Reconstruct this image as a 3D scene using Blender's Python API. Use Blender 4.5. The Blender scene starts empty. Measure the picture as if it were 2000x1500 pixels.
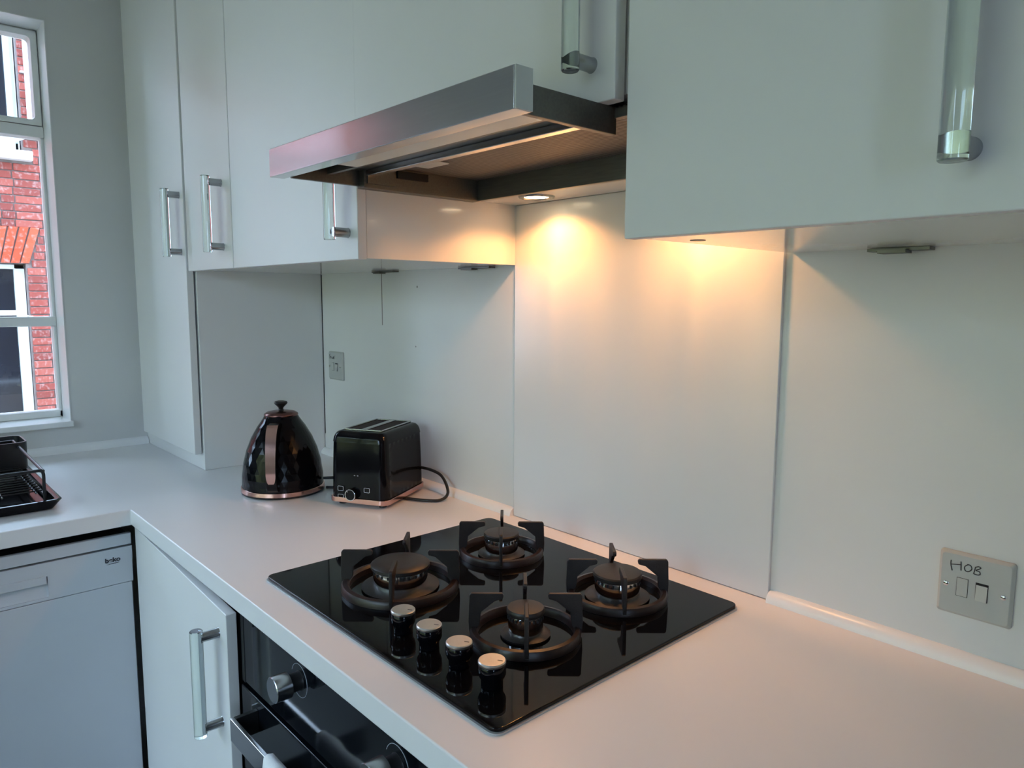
import bpy, bmesh, math, random
from mathutils import Vector, Matrix
random.seed(7)
W = 0.90                      # worktop height; all z below are given relative to the worktop top
S = bpy.context.scene
COL = S.collection

# ------------------------------------------------------------------ camera
cam_d = bpy.data.cameras.new('camera'); cam = bpy.data.objects.new('camera', cam_d); COL.objects.link(cam)
yaw, pitch, roll, FPX = 0.8336, -0.1179, 0.0047, 1412.06
fw = Vector((-math.sin(yaw)*math.cos(pitch), math.cos(yaw)*math.cos(pitch), math.sin(pitch)))
r0 = Vector((math.cos(yaw), math.sin(yaw), 0)); u0 = r0.cross(fw)
rr = r0*math.cos(roll)+u0*math.sin(roll); uu = u0*math.cos(roll)-r0*math.sin(roll)
M = Matrix.Identity(4)
for i in range(3):
    M[i][0], M[i][1], M[i][2] = rr[i], uu[i], -fw[i]
M[0][3], M[1][3], M[2][3] = 2.0397, -1.0441, 0.4727+W
cam.matrix_world = M
cam_d.sensor_fit = 'HORIZONTAL'; cam_d.sensor_width = 36.0; cam_d.lens = FPX/2000*36.0
cam_d.clip_start = 0.02; cam_d.clip_end = 200
S.camera = cam

# ------------------------------------------------------------------ world, exposure
wd = bpy.data.worlds.new('sky'); S.world = wd; wd.use_nodes = True
bg = wd.node_tree.nodes['Background']
bg.inputs[0].default_value = (0.53, 0.735, 1.0, 1); bg.inputs[1].default_value = 12.8
S.view_settings.view_transform = 'Standard'; S.view_settings.look = 'None'
S.view_settings.gamma = 1.0; S.view_settings.use_curve_mapping = False
S.view_settings.exposure = 0.0
S.cycles.max_bounces = 9; S.cycles.diffuse_bounces = 5; S.cycles.glossy_bounces = 4
S.cycles.use_adaptive_sampling = True; S.cycles.adaptive_threshold = 0.025
S.cycles.transmission_bounces = 8; S.cycles.transparent_max_bounces = 12
S.cycles.caustics_reflective = True; S.cycles.caustics_refractive = False
S.cycles.sample_clamp_indirect = 8.0

sun_d = bpy.data.lights.new('sun', 'SUN'); sun_d.energy = 14.0; sun_d.color = (1.0, 0.94, 0.84); sun_d.angle = math.radians(0.6)
sun = bpy.data.objects.new('sun', sun_d); COL.objects.link(sun); sun.rotation_euler = (math.radians(-42), 0, 0)   # high over the roof, lighting the garden
sun.location = (1, 4, 9)
def portal(name, loc, rot, sx, sy):
    l = bpy.data.lights.new(name, 'AREA'); l.shape = 'RECTANGLE'; l.size = sx; l.size_y = sy
    o = bpy.data.objects.new(name, l); COL.objects.link(o); o.location = loc; o.rotation_euler = rot
    l.cycles.is_portal = True
    return o
WIN = (-1.62, -0.575, 0.095, 1.258)         # y0,y1,z0,z1 of the kitchen window opening
REAR = (-0.3, 2.2, -0.30, 1.25)              # x0,x1,z0,z1 of the garden window behind the camera
portal('daylight_side_window', (-0.65, (WIN[0]+WIN[1])/2, (WIN[2]+WIN[3])/2+W), (0, -math.pi/2, 0), WIN[3]-WIN[2], WIN[1]-WIN[0])
portal('daylight_garden_window', ((REAR[0]+REAR[1])/2, -2.82, (REAR[2]+REAR[3])/2+W), (math.pi/2, 0, 0), REAR[1]-REAR[0], REAR[3]-REAR[2])

SIDE = (-1.95, -1.55, 0.05, 1.05)            # y0,y1,z0,z1 of the unseen window added in the right wall for fill
portal('daylight_fill_window', (3.82, (SIDE[0]+SIDE[1])/2, (SIDE[2]+SIDE[3])/2+W), (0, math.pi/2, 0), SIDE[3]-SIDE[2], SIDE[1]-SIDE[0])

# ------------------------------------------------------------------ materials
def nodes(m):
    m.use_nodes = True
    return m.node_tree.nodes, m.node_tree.links
def mat(name, col, rough=0.5, metal=0.0, coat=0.0, var=0.0, vscale=8.0, bump=0.0, bscale=200.0, spec=0.5, rvar=0.0,
        stretch=None, trans=0.0, ior=1.5, emit=None, estr=0.0, specks=0.0, bdist=0.001):
    m = bpy.data.materials.new(name); N, L = nodes(m); b = N['Principled BSDF']
    b.inputs['Base Color'].default_value = (*col, 1); b.inputs['Roughness'].default_value = rough
    b.inputs['Metallic'].default_value = metal; b.inputs['Coat Weight'].default_value = coat
    b.inputs['Coat Roughness'].default_value = 0.06
    b.inputs['Specular IOR Level'].default_value = spec; b.inputs['IOR'].default_value = ior
    b.inputs['Transmission Weight'].default_value = trans
    if emit:
        b.inputs['Emission Color'].default_value = (*emit, 1); b.inputs['Emission Strength'].default_value = estr
    tc = N.new('ShaderNodeTexCoord'); src = tc.outputs['Object']
    if stretch:
        mp = N.new('ShaderNodeMapping'); mp.inputs['Scale'].default_value = stretch
        L.new(src, mp.inputs[0]); src = mp.outputs[0]
    colsock = None
    if var > 0:
        n = N.new('ShaderNodeTexNoise'); n.inputs['Scale'].default_value = vscale; n.inputs['Detail'].default_value = 5
        L.new(src, n.inputs['Vector'])
        cr = N.new('ShaderNodeValToRGB')
        cr.color_ramp.elements[0].position = 0.3; cr.color_ramp.elements[1].position = 0.7
        cr.color_ramp.elements[0].color = (*[c*(1-var) for c in col], 1)
        cr.color_ramp.elements[1].color = (*[min(1, c*(1+var)) for c in col], 1)
        L.new(n.outputs['Fac'], cr.inputs[0]); colsock = cr.outputs[0]
    if specks > 0:
        v = N.new('ShaderNodeTexVoronoi'); v.inputs['Scale'].default_value = 13.0
        L.new(tc.outputs['Object'], v.inputs['Vector'])
        sep = N.new('ShaderNodeSeparateColor'); L.new(v.outputs['Color'], sep.inputs[0])
        th = N.new('ShaderNodeMath'); th.operation = 'MULTIPLY'; th.inputs[1].default_value = 0.045
        pw = N.new('ShaderNodeMath'); pw.operation = 'POWER'; pw.inputs[1].default_value = 3.0
        L.new(sep.outputs[0], pw.inputs[0]); L.new(pw.outputs[0], th.inputs[0])
        lt = N.new('ShaderNodeMath'); lt.operation = 'LESS_THAN'
        L.new(v.outputs['Distance'], lt.inputs[0]); L.new(th.outputs[0], lt.inputs[1])
        mu = N.new('ShaderNodeMath'); mu.operation = 'MULTIPLY'; mu.inputs[1].default_value = specks
        L.new(lt.outputs[0], mu.inputs[0])
        mx = N.new('ShaderNodeMix'); mx.data_type = 'RGBA'
        L.new(mu.outputs[0], mx.inputs[0])
        if colsock: L.new(colsock, mx.inputs[6])
        else: mx.inputs[6].default_value = (*col, 1)
        mx.inputs[7].default_value = (0.12, 0.11, 0.10, 1); colsock = mx.outputs[2]
    if colsock: L.new(colsock, b.inputs['Base Color'])
    if rvar > 0:
        n = N.new('ShaderNodeTexNoise'); n.inputs['Scale'].default_value = vscale*3; L.new(src, n.inputs['Vector'])
        mr = N.new('ShaderNodeMapRange'); mr.inputs[3].default_value = rough*(1-rvar); mr.inputs[4].default_value = rough*(1+rvar)
        L.new(n.outputs['Fac'], mr.inputs[0]); L.new(mr.outputs[0], b.inputs['Roughness'])
    if bump > 0:
        n = N.new('ShaderNodeTexNoise'); n.inputs['Scale'].default_value = bscale; n.inputs['Detail'].default_value = 3
        L.new(src, n.inputs['Vector'])
        bp = N.new('ShaderNodeBump'); bp.inputs['Strength'].default_value = bump; bp.inputs['Distance'].default_value = bdist
        L.new(n.outputs['Fac'], bp.inputs['Height']); L.new(bp.outputs[0], b.inputs['Normal'])
    return m
MT = {}
MT['wall'] = mat('painted_wall', (0.66, 0.655, 0.645), 0.55, var=0.04, vscale=3, bump=0.12, bscale=60)
MT['panel'] = mat('painted_wall_panel', (0.74, 0.73, 0.72), 0.38, var=0.02, vscale=4, bump=0.10, bscale=140, specks=0.75)
MT['ceil'] = mat('ceiling_paint', (0.80, 0.80, 0.79), 0.7, var=0.02)
MT['floor'] = mat('floor_tiles', (0.33, 0.335, 0.34), 0.35, var=0.15, vscale=4)
MT['gloss'] = mat('white_gloss_paint', (0.86, 0.86, 0.86), 0.28, var=0.015, vscale=12, bump=0.05, bscale=50)
MT['frame'] = mat('window_frame_paint', (0.84, 0.84, 0.82), 0.35, var=0.03, vscale=20)
MT['lacq'] = mat('white_lacquer', (0.75, 0.745, 0.74), 0.40, var=0.01, vscale=3, bump=0.02, bscale=260)
MT['edge'] = mat('door_edge_banding', (0.70, 0.69, 0.66), 0.35, var=0.02)
MT['carc'] = mat('white_melamine', (0.74, 0.735, 0.72), 0.14, var=0.01, vscale=5, bump=0.04, bscale=300, coat=0.3)
MT['splash'] = mat('white_gloss_splashback', (0.74, 0.74, 0.735), 0.20, var=0.01, vscale=5, bump=0.03, bscale=120)
MT['top'] = mat('white_laminate_worktop', (0.77, 0.765, 0.77), 0.30, var=0.004, vscale=6, bump=0.03, bscale=600)
MT['glass'] = mat('green_tinted_glass', (0.90, 0.985, 0.94), 0.02, trans=1.0, ior=1.5, var=0.01)
MT['chrome'] = mat('satin_chrome', (0.42, 0.43, 0.44), 0.24, 1.0, var=0.05, vscale=60)
MT['steel'] = mat('brushed_steel', (0.58, 0.575, 0.57), 0.21, 1.0, var=0.025, vscale=14, stretch=(1.0, 40, 40), rvar=0.1)
MT['dsteel'] = mat('dark_grey_steel', (0.16, 0.155, 0.14), 0.42, 0.8, var=0.10, vscale=10, stretch=(2, 30, 30))
MT['capgrey'] = mat('light_grey_end_cap', (0.60, 0.62, 0.59), 0.4, 0.2, var=0.04)
MT['black'] = mat('black_plastic', (0.012, 0.012, 0.013), 0.35, var=0.2, vscale=30)
MT['void'] = mat('black_void', (0.006, 0.006, 0.007), 0.8, var=0.1)  # near-black for hollows and for shade painted into gaps
MT['bglass'] = mat('black_hob_glass', (0.003, 0.003, 0.0035), 0.04, var=0.05, spec=0.22)
MT['oglass'] = mat('black_oven_glass', (0.004, 0.005, 0.007), 0.08, var=0.05, spec=0.4)
MT['bgloss'] = mat('black_gloss_enamel', (0.003, 0.003, 0.004), 0.10, var=0.1, vscale=20, spec=0.22)
MT['copper'] = mat('rose_gold_metal', (0.70, 0.42, 0.36), 0.16, 1.0, var=0.04, vscale=30)
MT['lidc'] = mat('dark_rose_gold_lid', (0.22, 0.11, 0.10), 0.25, 1.0, var=0.05, vscale=30)
MT['iron'] = mat('cast_iron', (0.018, 0.013, 0.012), 0.42, var=0.25, vscale=60, bump=0.25, bscale=500)
MT['ringiron'] = mat('enamelled_iron_ring', (0.016, 0.007, 0.005), 0.36, var=0.3, vscale=40, bump=0.15, bscale=400)
MT['cap'] = mat('burner_cap_enamel', (0.018, 0.014, 0.012), 0.45, var=0.2, vscale=40, bump=0.1, bscale=500)
MT['alu'] = mat('polished_burner_aluminium', (0.78, 0.79, 0.80), 0.12, 1.0, var=0.06, vscale=60)
MT['knobtop'] = mat('satin_knob_aluminium', (0.66, 0.645, 0.61), 0.36, 1.0, var=0.05, vscale=80)
MT['seal'] = mat('grey_hob_seal', (0.50, 0.50, 0.50), 0.4, 0.3, var=0.04)
MT['plate'] = mat('grey_switch_plate', (0.48, 0.485, 0.47), 0.38, var=0.02, vscale=30)
MT['ink'] = mat('marker_ink', (0.03, 0.03, 0.035), 0.6, var=0.1)
MT['icon'] = mat('printed_white_icon', (0.55, 0.60, 0.68), 0.5, var=0.02)
MT['dwash'] = mat('silver_dishwasher', (0.58, 0.60, 0.64), 0.36, 0.15, var=0.02, vscale=4)
MT['towel'] = mat('white_cotton', (0.80, 0.80, 0.80), 0.9, var=0.05, vscale=40, bump=0.5, bscale=600)
MT['cable'] = mat('black_rubber', (0.01, 0.01, 0.011), 0.45, var=0.1)
MT['diff'] = mat('frosted_lamp_cover', (0.86, 0.83, 0.72), 0.35, var=0.03, vscale=20)
MT['lens'] = mat('lit_lamp_lens', (1, 0.9, 0.7), 0.3, emit=(1.0, 0.80, 0.50), estr=14.0, var=0.01)
MT['mortar'] = mat('mortar', (0.20, 0.16, 0.15), 0.9, var=0.2, vscale=20)
MT['wframe'] = mat('white_sash_paint', (0.72, 0.76, 0.78), 0.4, var=0.02)
MT['wblue'] = mat('pale_blue_paint', (0.42, 0.62, 0.75), 0.4, var=0.03)
MT['dpane'] = mat('dark_window_glass', (0.008, 0.011, 0.018), 0.06, var=0.3, vscale=3)
MT['pave'] = mat('paving', (0.22, 0.21, 0.20), 0.85, var=0.2, vscale=3)
MT['leaf'] = mat('garden_leaves', (0.40, 0.44, 0.22), 0.6, var=0.35, vscale=12)

# window glass: fresnel mix of clear and mirror
def clear_glass():
    m = bpy.data.materials.new('clear_window_glass'); N, L = nodes(m); N.remove(N['Principled BSDF'])
    t = N.new('ShaderNodeBsdfTransparent'); g = N.new('ShaderNodeBsdfGlossy'); g.inputs['Roughness'].default_value = 0.02
    f = N.new('ShaderNodeFresnel'); f.inputs[0].default_value = 1.45
    mx = N.new('ShaderNodeMixShader'); L.new(f.outputs[0], mx.inputs[0]); L.new(t.outputs[0], mx.inputs[1]); L.new(g.outputs[0], mx.inputs[2])
    L.new(mx.outputs[0], N['Material Output'].inputs[0]); return m
MT['pane'] = clear_glass()

def brick_mat(name, c0, c1, c2):
    m = bpy.data.materials.new(name); N, L = nodes(m); b = N['Principled BSDF']; b.inputs['Roughness'].default_value = 0.85
    oi = N.new('ShaderNodeObjectInfo'); cr = N.new('ShaderNodeValToRGB')
    e = cr.color_ramp.elements; e[0].color = (*c0, 1); e[1].color = (*c2, 1); k = e.new(0.5); k.color = (*c1, 1)
    tc = N.new('ShaderNodeTexCoord'); n = N.new('ShaderNodeTexNoise'); n.inputs['Scale'].default_value = 28; n.inputs['Detail'].default_value = 6
    ad = N.new('ShaderNodeVectorMath'); ad.operation = 'ADD'
    L.new(tc.outputs['Object'], ad.inputs[0]); L.new(oi.outputs['Random'], ad.inputs[1]); L.new(ad.outputs[0], n.inputs['Vector'])
    L.new(oi.outputs['Random'], cr.inputs[0])
    mr = N.new('ShaderNodeMapRange'); mr.inputs[1].default_value = 0.52; mr.inputs[2].default_value = 0.75; mr.inputs[4].default_value = 0.55
    L.new(n.outputs['Fac'], mr.inputs[0])
    mx = N.new('ShaderNodeMix'); mx.data_type = 'RGBA'; L.new(mr.outputs[0], mx.inputs[0]); L.new(cr.outputs[0], mx.inputs[6])
    mx.inputs[7].default_value = (0.55, 0.42, 0.40, 1); L.new(mx.outputs[2], b.inputs['Base Color'])
    bp = N.new('ShaderNodeBump'); bp.inputs['Strength'].default_value = 0.5; bp.inputs['Distance'].default_value = 0.004
    L.new(n.outputs['Fac'], bp.inputs['Height']); L.new(bp.outputs[0], b.inputs['Normal']); return m
MT['brick'] = brick_mat('red_brick', (0.22, 0.045, 0.035), (0.31, 0.062, 0.045), (0.37, 0.095, 0.070))
MT['arch'] = brick_mat('orange_red_gauged_brick', (0.46, 0.065, 0.025), (0.50, 0.082, 0.035), (0.54, 0.10, 0.045))

def filter_mat():
    m = bpy.data.materials.new('grease_filter_mesh'); N, L = nodes(m); b = N['Principled BSDF']
    b.inputs['Metallic'].default_value = 0.3; b.inputs['Roughness'].default_value = 0.5
    tc = N.new('ShaderNodeTexCoord'); w = N.new('ShaderNodeTexWave'); w.bands_direction = 'X'
    w.inputs['Scale'].default_value = 46; w.inputs['Distortion'].default_value = 0.0
    w2 = N.new('ShaderNodeTexWave'); w2.bands_direction = 'Y'; w2.inputs['Scale'].default_value = 46
    mp = N.new('ShaderNodeMapping'); mp.inputs['Rotation'].default_value = (0, 0, 0.25)
    L.new(tc.outputs['Object'], mp.inputs[0]); L.new(mp.outputs[0], w.inputs[0]); L.new(mp.outputs[0], w2.inputs[0])
    mu = N.new('ShaderNodeMath'); mu.operation = 'MULTIPLY'; L.new(w.outputs['Fac'], mu.inputs[0]); L.new(w2.outputs['Fac'], mu.inputs[1])
    ad = N.new('ShaderNodeMath'); ad.operation = 'MULTIPLY_ADD'; ad.inputs[1].default_value = 0.85
    m3 = N.new('ShaderNodeMath'); m3.operation = 'MULTIPLY'; m3.inputs[1].default_value = 0.2; L.new(mu.outputs[0], m3.inputs[0])
    L.new(w.outputs['Fac'], ad.inputs[0]); L.new(m3.outputs[0], ad.inputs[2])
    cr = N.new('ShaderNodeValToRGB'); cr.color_ramp.elements[0].color = (0.012, 0.010, 0.009, 1); cr.color_ramp.elements[1].color = (0.24, 0.21, 0.19, 1)
    L.new(ad.outputs[0], cr.inputs[0]); L.new(cr.outputs[0], b.inputs['Base Color'])
    bp = N.new('ShaderNodeBump'); bp.inputs['Strength'].default_value = 0.4; bp.inputs['Distance'].default_value = 0.002
    L.new(ad.outputs[0], bp.inputs['Height']); L.new(bp.outputs[0], b.inputs['Normal']); return m
MT['filter'] = filter_mat()

# ------------------------------------------------------------------ mesh helpers
class MB:
    def __init__(s): s.v = []; s.f = []
    def add(s, vs, fs):
        k = len(s.v); s.v += [tuple(p) for p in vs]; s.f += [tuple(i+k for i in f) for f in fs]; return s
    def box(s, x0, x1, y0, y1, z0, z1):
        vs = [(x, y, z) for z in (z0, z1) for y in (y0, y1) for x in (x0, x1)]
        return s.add(vs, [(0, 2, 3, 1), (4, 5, 7, 6), (0, 1, 5, 4), (2, 6, 7, 3), (0, 4, 6, 2), (1, 3, 7, 5)])
    def prism(s, poly, h0, h1, axis='z'):
        n = len(poly)
        def P(a, b, h):
            return {'z': (a, b, h), 'y': (a, h, b), 'x': (h, a, b)}[axis]
        vs = [P(a, b, h0) for a, b in poly]+[P(a, b, h1) for a, b in poly]
        fs = [tuple(range(n))[::-1], tuple(range(n, 2*n))]+[(i, (i+1) % n, n+(i+1) % n, n+i) for i in range(n)]
        return s.add(vs, fs)
    def lathe(s, prof, c=(0, 0, 0), n=40, axis='z', closed=False):
        vs = []
        for r, h in prof:
            for i in range(n):
                a = 2*math.pi*i/n; x, y = r*math.cos(a), r*math.sin(a)
                p = {'z': (x, y, h), 'y': (x, h, y), 'x': (h, x, y)}[axis]
                vs.append((p[0]+c[0], p[1]+c[1], p[2]+c[2]))
        m = len(prof); fs = []
        for j in range(m if closed else m-1):
            k = (j+1) % m
            for i in range(n):
                fs.append((j*n+i, j*n+(i+1) % n, k*n+(i+1) % n, k*n+i))
        if not closed:
            fs.append(tuple(range(n))[::-1]); fs.append(tuple((m-1)*n+i for i in range(n)))
        return s.add(vs, fs)
    def tube(s, path, r, n=10, closed=False):
        pts = [Vector(p) for p in path]; m = len(pts); vs = []; fs = []
        up = Vector((0.13, 0.21, 0.97)).normalized()
        for i, p in enumerate(pts):
            if closed: t = pts[(i+1) % m]-pts[i-1]
            else: t = pts[min(i+1, m-1)]-pts[max(i-1, 0)]
            t.normalize(); a = t.cross(up)
            if a.length < 1e-3: a = t.cross(Vector((1, 0, 0)))
            a.normalize(); b = t.cross(a); up = a.cross(t)
            for k in range(n):
                g = 2*math.pi*k/n; vs.append(p+a*(r*math.cos(g))+b*(r*math.sin(g)))
        for i in range(m if closed else m-1):
            j = (i+1) % m
            for k in range(n): fs.append((i*n+k, i*n+(k+1) % n, j*n+(k+1) % n, j*n+k))
        if not closed:
            fs.append(tuple(range(n))[::-1]); fs.append(tuple((m-1)*n+k for k in range(n)))
        return s.add(vs, fs)
    def loft(s, rings, cap=True):
        n = len(rings[0]); vs = [p for r in rings for p in r]; fs = []
        for j in range(len(rings)-1):
            for i in range(n): fs.append((j*n+i, j*n+(i+1) % n, (j+1)*n+(i+1) % n, (j+1)*n+i))
        if cap:
            fs.append(tuple(range(n))[::-1]); fs.append(tuple((len(rings)-1)*n+i for i in range(n)))
        return s.add(vs, fs)
    def xf(s, fn): s.v = [tuple(fn(Vector(p))) for p in s.v]; return s
    def build(s, name, mt, parent=None, bevel=0.0, seg=2, smooth=True, sharp=38, kind=None, flatfacet=False, label=None):
        base = Vector(parent['_o']) if parent is not None and '_o' in parent else Vector((0, 0, 0))
        me = bpy.data.meshes.new(name); me.from_pydata([tuple(Vector(p)-base) for p in s.v], [], s.f)
        bm = bmesh.new(); bm.from_mesh(me); bmesh.ops.recalc_face_normals(bm, faces=bm.faces)
        if bevel > 0:
            es = [e for e in bm.edges if len(e.link_faces) == 2 and e.calc_face_angle(0) > math.radians(30)]
            bmesh.ops.bevel(bm, geom=es, offset=bevel, segments=seg, profile=0.5, affect='EDGES', clamp_overlap=True)
        bm.to_mesh(me); bm.free()
        if smooth and not flatfacet:
            me.polygons.foreach_set('use_smooth', [True]*len(me.polygons)); me.set_sharp_from_angle(angle=math.radians(sharp))
        me.materials.append(MT[mt])
        o = bpy.data.objects.new(name, me); COL.objects.link(o)
        if bevel > 0:
            o.modifiers.new('weighted_normal', 'WEIGHTED_NORMAL')
        if parent is not None: o.parent = parent; o['_o'] = list(base)
        else: o.location = (0, 0, W)
        if kind: o['kind'] = kind
        if label: o['label'] = label
        return o
def thing(name, label, cat, loc, group=None):
    o = bpy.data.objects.new(name, None); COL.objects.link(o); o.empty_display_size = 0.05
    o.location = (loc[0], loc[1], loc[2]+W); o['_o'] = list(loc)
    o['label'] = label; o['category'] = cat
    if group: o['group'] = group
    return o
def tag(o, label, cat, group=None):
    o['label'] = label; o['category'] = cat
    if group: o['group'] = group
    return o
def struct(o): o['kind'] = 'structure'; return o
def rrect(cx, cy, hx, hy, r, n=5):
    out = []
    for sx, sy, a0 in ((1, 1, 0), (-1, 1, 90), (-1, -1, 180), (1, -1, 270)):
        for k in range(n+1):
            a = math.radians(a0+90*k/n); out.append((cx+sx*(hx-r)+r*math.cos(a), cy+sy*(hy-r)+r*math.sin(a)))
    return out
def catmull(pts, n=8, closed=False):
    P = [Vector(p) for p in pts]; m = len(P); out = []
    for i in range(m if closed else m-1):
        p0 = P[i-1] if (closed or i > 0) else P[0]; p1 = P[i]; p2 = P[(i+1) % m]; p3 = P[(i+2) % m] if (closed or i+2 < m) else P[-1]
        for k in range(n):
            t = k/n
            out.append(0.5*((2*p1)+(-p0+p2)*t+(2*p0-5*p1+4*p2-p3)*t*t+(-p0+3*p1-3*p2+p3)*t**3))
    if not closed: out.append(P[-1])
    return out

# ------------------------------------------------------------------ room shell
XW, XR, YR, ZC, ZF = -0.48, 3.7, -2.7, 1.58, -W
struct(MB().box(-0.63, XR+.1, YR-.1, 0.2, ZF-.1, ZF).build('floor', 'floor'))
struct(MB().box(-0.63, XR+.1, YR-.1, 0.2, ZC, ZC+.1).build('ceiling', 'ceil'))
wb = struct(MB().box(-0.63, XR+.1, 0, 0.2, ZF, ZC).build('wall_back', 'panel'))
y0, y1, z0, z1 = WIN
struct(MB().box(-.632, XW, y1, 0, ZF, ZC).box(-.632, XW, YR, y0, ZF, ZC).box(-.632, XW, y0, y1, ZF, z0).box(-.632, XW, y0, y1, z1, ZC).build('wall_left', 'wall'))
a0, a1, b0, b1 = SIDE
struct(MB().box(XR, XR+.1, a1, 0, ZF, ZC).box(XR, XR+.1, YR-.1, a0, ZF, ZC).box(XR, XR+.1, a0, a1, ZF, b0).box(XR, XR+.1, a0, a1, b1, ZC).build('wall_right', 'wall'))
wx = bpy.data.objects.new('fill_window', None); COL.objects.link(wx); wx.location = (XR, -1.5, b0+W); wx['_o'] = [XR, -1.5, b0]; struct(wx)  # unseen window, added to brighten the faces turned towards this wall
MB().box(XR+.02, XR+.08, a0, a0+.05, b0, b1).box(XR+.02, XR+.08, a1-.05, a1, b0, b1).box(XR+.02, XR+.08, a0, a1, b0, b0+.05).box(XR+.02, XR+.08, a0, a1, b1-.05, b1).build('window_frame', 'gloss', wx)
MB().box(XR+.048, XR+.052, a0+.05, a1-.05, b0+.05, b1-.05).build('pane', 'pane', wx)
x0, x1, rz0, rz1 = REAR
struct(MB().box(-.64, x0, YR-.1, YR, ZF, ZC).box(x1, XR, YR-.1, YR, ZF, ZC).box(x0, x1, YR-.1, YR, ZF, rz0).box(x0, x1, YR-.1, YR, rz1, ZC).build('wall_rear', 'wall'))
# hairline joint between the two wall panels
MB().box(0.3735, 0.3752, -0.0008, 0.0, 0.40, 0.545).build('panel_joint', 'mortar', wb, label='short dark hairline joint in the wall panel')
MB().box(0.040, 0.0425, -0.0010, 0.0, 0.06, 0.54).build('panel_joint', 'void', wb)
# quadrant trims along the worktop
def quad_x(name, x0, x1):     # along the back wall
    poly = [(0.0, 0.0)]+[(-0.017*math.cos(math.radians(90*k/6)), 0.017*math.sin(math.radians(90*k/6))) for k in range(7)]
    m = MB(); n = len(poly)
    m.add([(x0, a, b) for a, b in poly]+[(x1, a, b) for a, b in poly],
          [tuple(range(n)), tuple(range(n, 2*n))]+[(i, (i+1) % n, n+(i+1) % n, n+i) for i in range(n)])
    return struct(m.build(name, 'gloss', sharp=40))
quad_x('trim_1', 1.503, 2.7); quad_x('trim_2', 0.0405, 0.9025)
m = MB(); poly = [(XW, 0.0)]+[(XW+0.022*math.cos(math.radians(90*k/6)), 0.022*math.sin(math.radians(90*k/6))) for k in range(7)]
m.prism(poly, -1.3, -0.364, 'y'); struct(m.build('trim_3', 'gloss'))

# ------------------------------------------------------------------ kitchen window (left wall)
wn = bpy.data.objects.new('window_1', None); COL.objects.link(wn); wn.location = (-.6, -1.0, z0+W); wn['_o'] = [-.6, -1.0, z0]; struct(wn)
fx0, fx1 = -0.630, -0.588
MB().box(fx0, fx1, y1-.011, y1, z0, z1).box(fx0, fx1, y0, y0+.016, z0, z1).box(fx0, fx1, y0, y1, z1-.018, z1).box(fx0, fx1, y0, y1, z0, z0+.022)\
    .box(fx0, fx1, -1.055, -1.02, z0, z1).build('window_frame', 'frame', wn, bevel=.003)
MB().box(fx0-.003, fx1+.012, y0, y1-.002, 0.945, 0.978).build('transom', 'frame', wn, bevel=.004)
MB().box(fx0-.003, fx1+.006, y0, y1-.002, 0.380, 0.410).build('transom', 'frame', wn, bevel=.004)
def ring(a0, a1, b0, b1, t, r):
    o = rrect((a0+a1)/2, (b0+b1)/2, (a1-a0)/2, (b1-b0)/2, .004, 4); i = rrect((a0+a1)/2, (b0+b1)/2, (a1-a0)/2-t, (b1-b0)/2-t, r, 4)
    n = len(o); mb = MB()
    vs = [(fx0+.004, a, b) for a, b in o]+[(fx0+.004, a, b) for a, b in i]+[(fx1+.010, a, b) for a, b in o]+[(fx1+.010, a, b) for a, b in i]
    fs = []
    for k in range(n):
        j = (k+1) % n
        fs += [(k, j, n+j, n+k), (2*n+k, 2*n+j, 3*n+j, 3*n+k), (k, j, 2*n+j, 2*n+k), (n+k, n+j, 3*n+j, 3*n+k)]
    return mb.add(vs, fs)
ring(-1.018, y1-.006, .980, z1-.008, .016, .012).build('casement', 'frame', wn)
ring(y0+.016, -1.057, .980, z1-.008, .016, .012).build('casement', 'frame', wn)
for (a, b, c, d) in ((-1.018, y1-.010, z0+.02, .38), (-1.018, y1-.010, .41, .945), (-1.01, y1-.012, .985, z1-.014), (y0+.016, -1.055, z0+.02, .38), (y0+.016, -1.055, .41, .945), (y0+.02, -1.07, 1.0, z1-.02)):
    MB().box(-.623, -.620, a, b, c, d).build('pane', 'pane', wn)
# painted lining of the reveal and the sill
MB().box(-.585, XW+.002, y1-.0025, y1-.0002, z0+.001, z1-.0003).box(-.585, XW+.002, y0, y1-.0026, z1-.0025, z1-.0003).build('reveal_lining', 'gloss', wn)
MB().box(-.585, XW+.016, y0-.01, y1+.004, z0-.016, z0+.001).build('window_sill', 'gloss', wn, bevel=.003)
# garden window behind the camera
wr = bpy.data.objects.new('window_2', None); COL.objects.link(wr); wr.location = (.95, YR, rz0+W); wr['_o'] = [.95, YR, rz0]; struct(wr)
MB().box(x0, x0+.06, YR-.09, YR-.02, rz0, rz1).box(x1-.06, x1, YR-.09, YR-.02, rz0, rz1).box(x0, x1, YR-.09, YR-.02, rz1-.06, rz1).box(x0, x1, YR-.09, YR-.02, rz0, rz0+.06)\
    .box(.50, .56, YR-.09, YR-.02, rz0, rz1).build('window_frame', 'gloss', wr)
MB().box(x0+.06, .50, YR-.058, YR-.054, rz0+.06, rz1-.06).build('pane', 'pane', wr)
MB().box(.56, x1-.06, YR-.058, YR-.054, rz0+.06, rz1-.06).build('pane', 'pane', wr)

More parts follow.
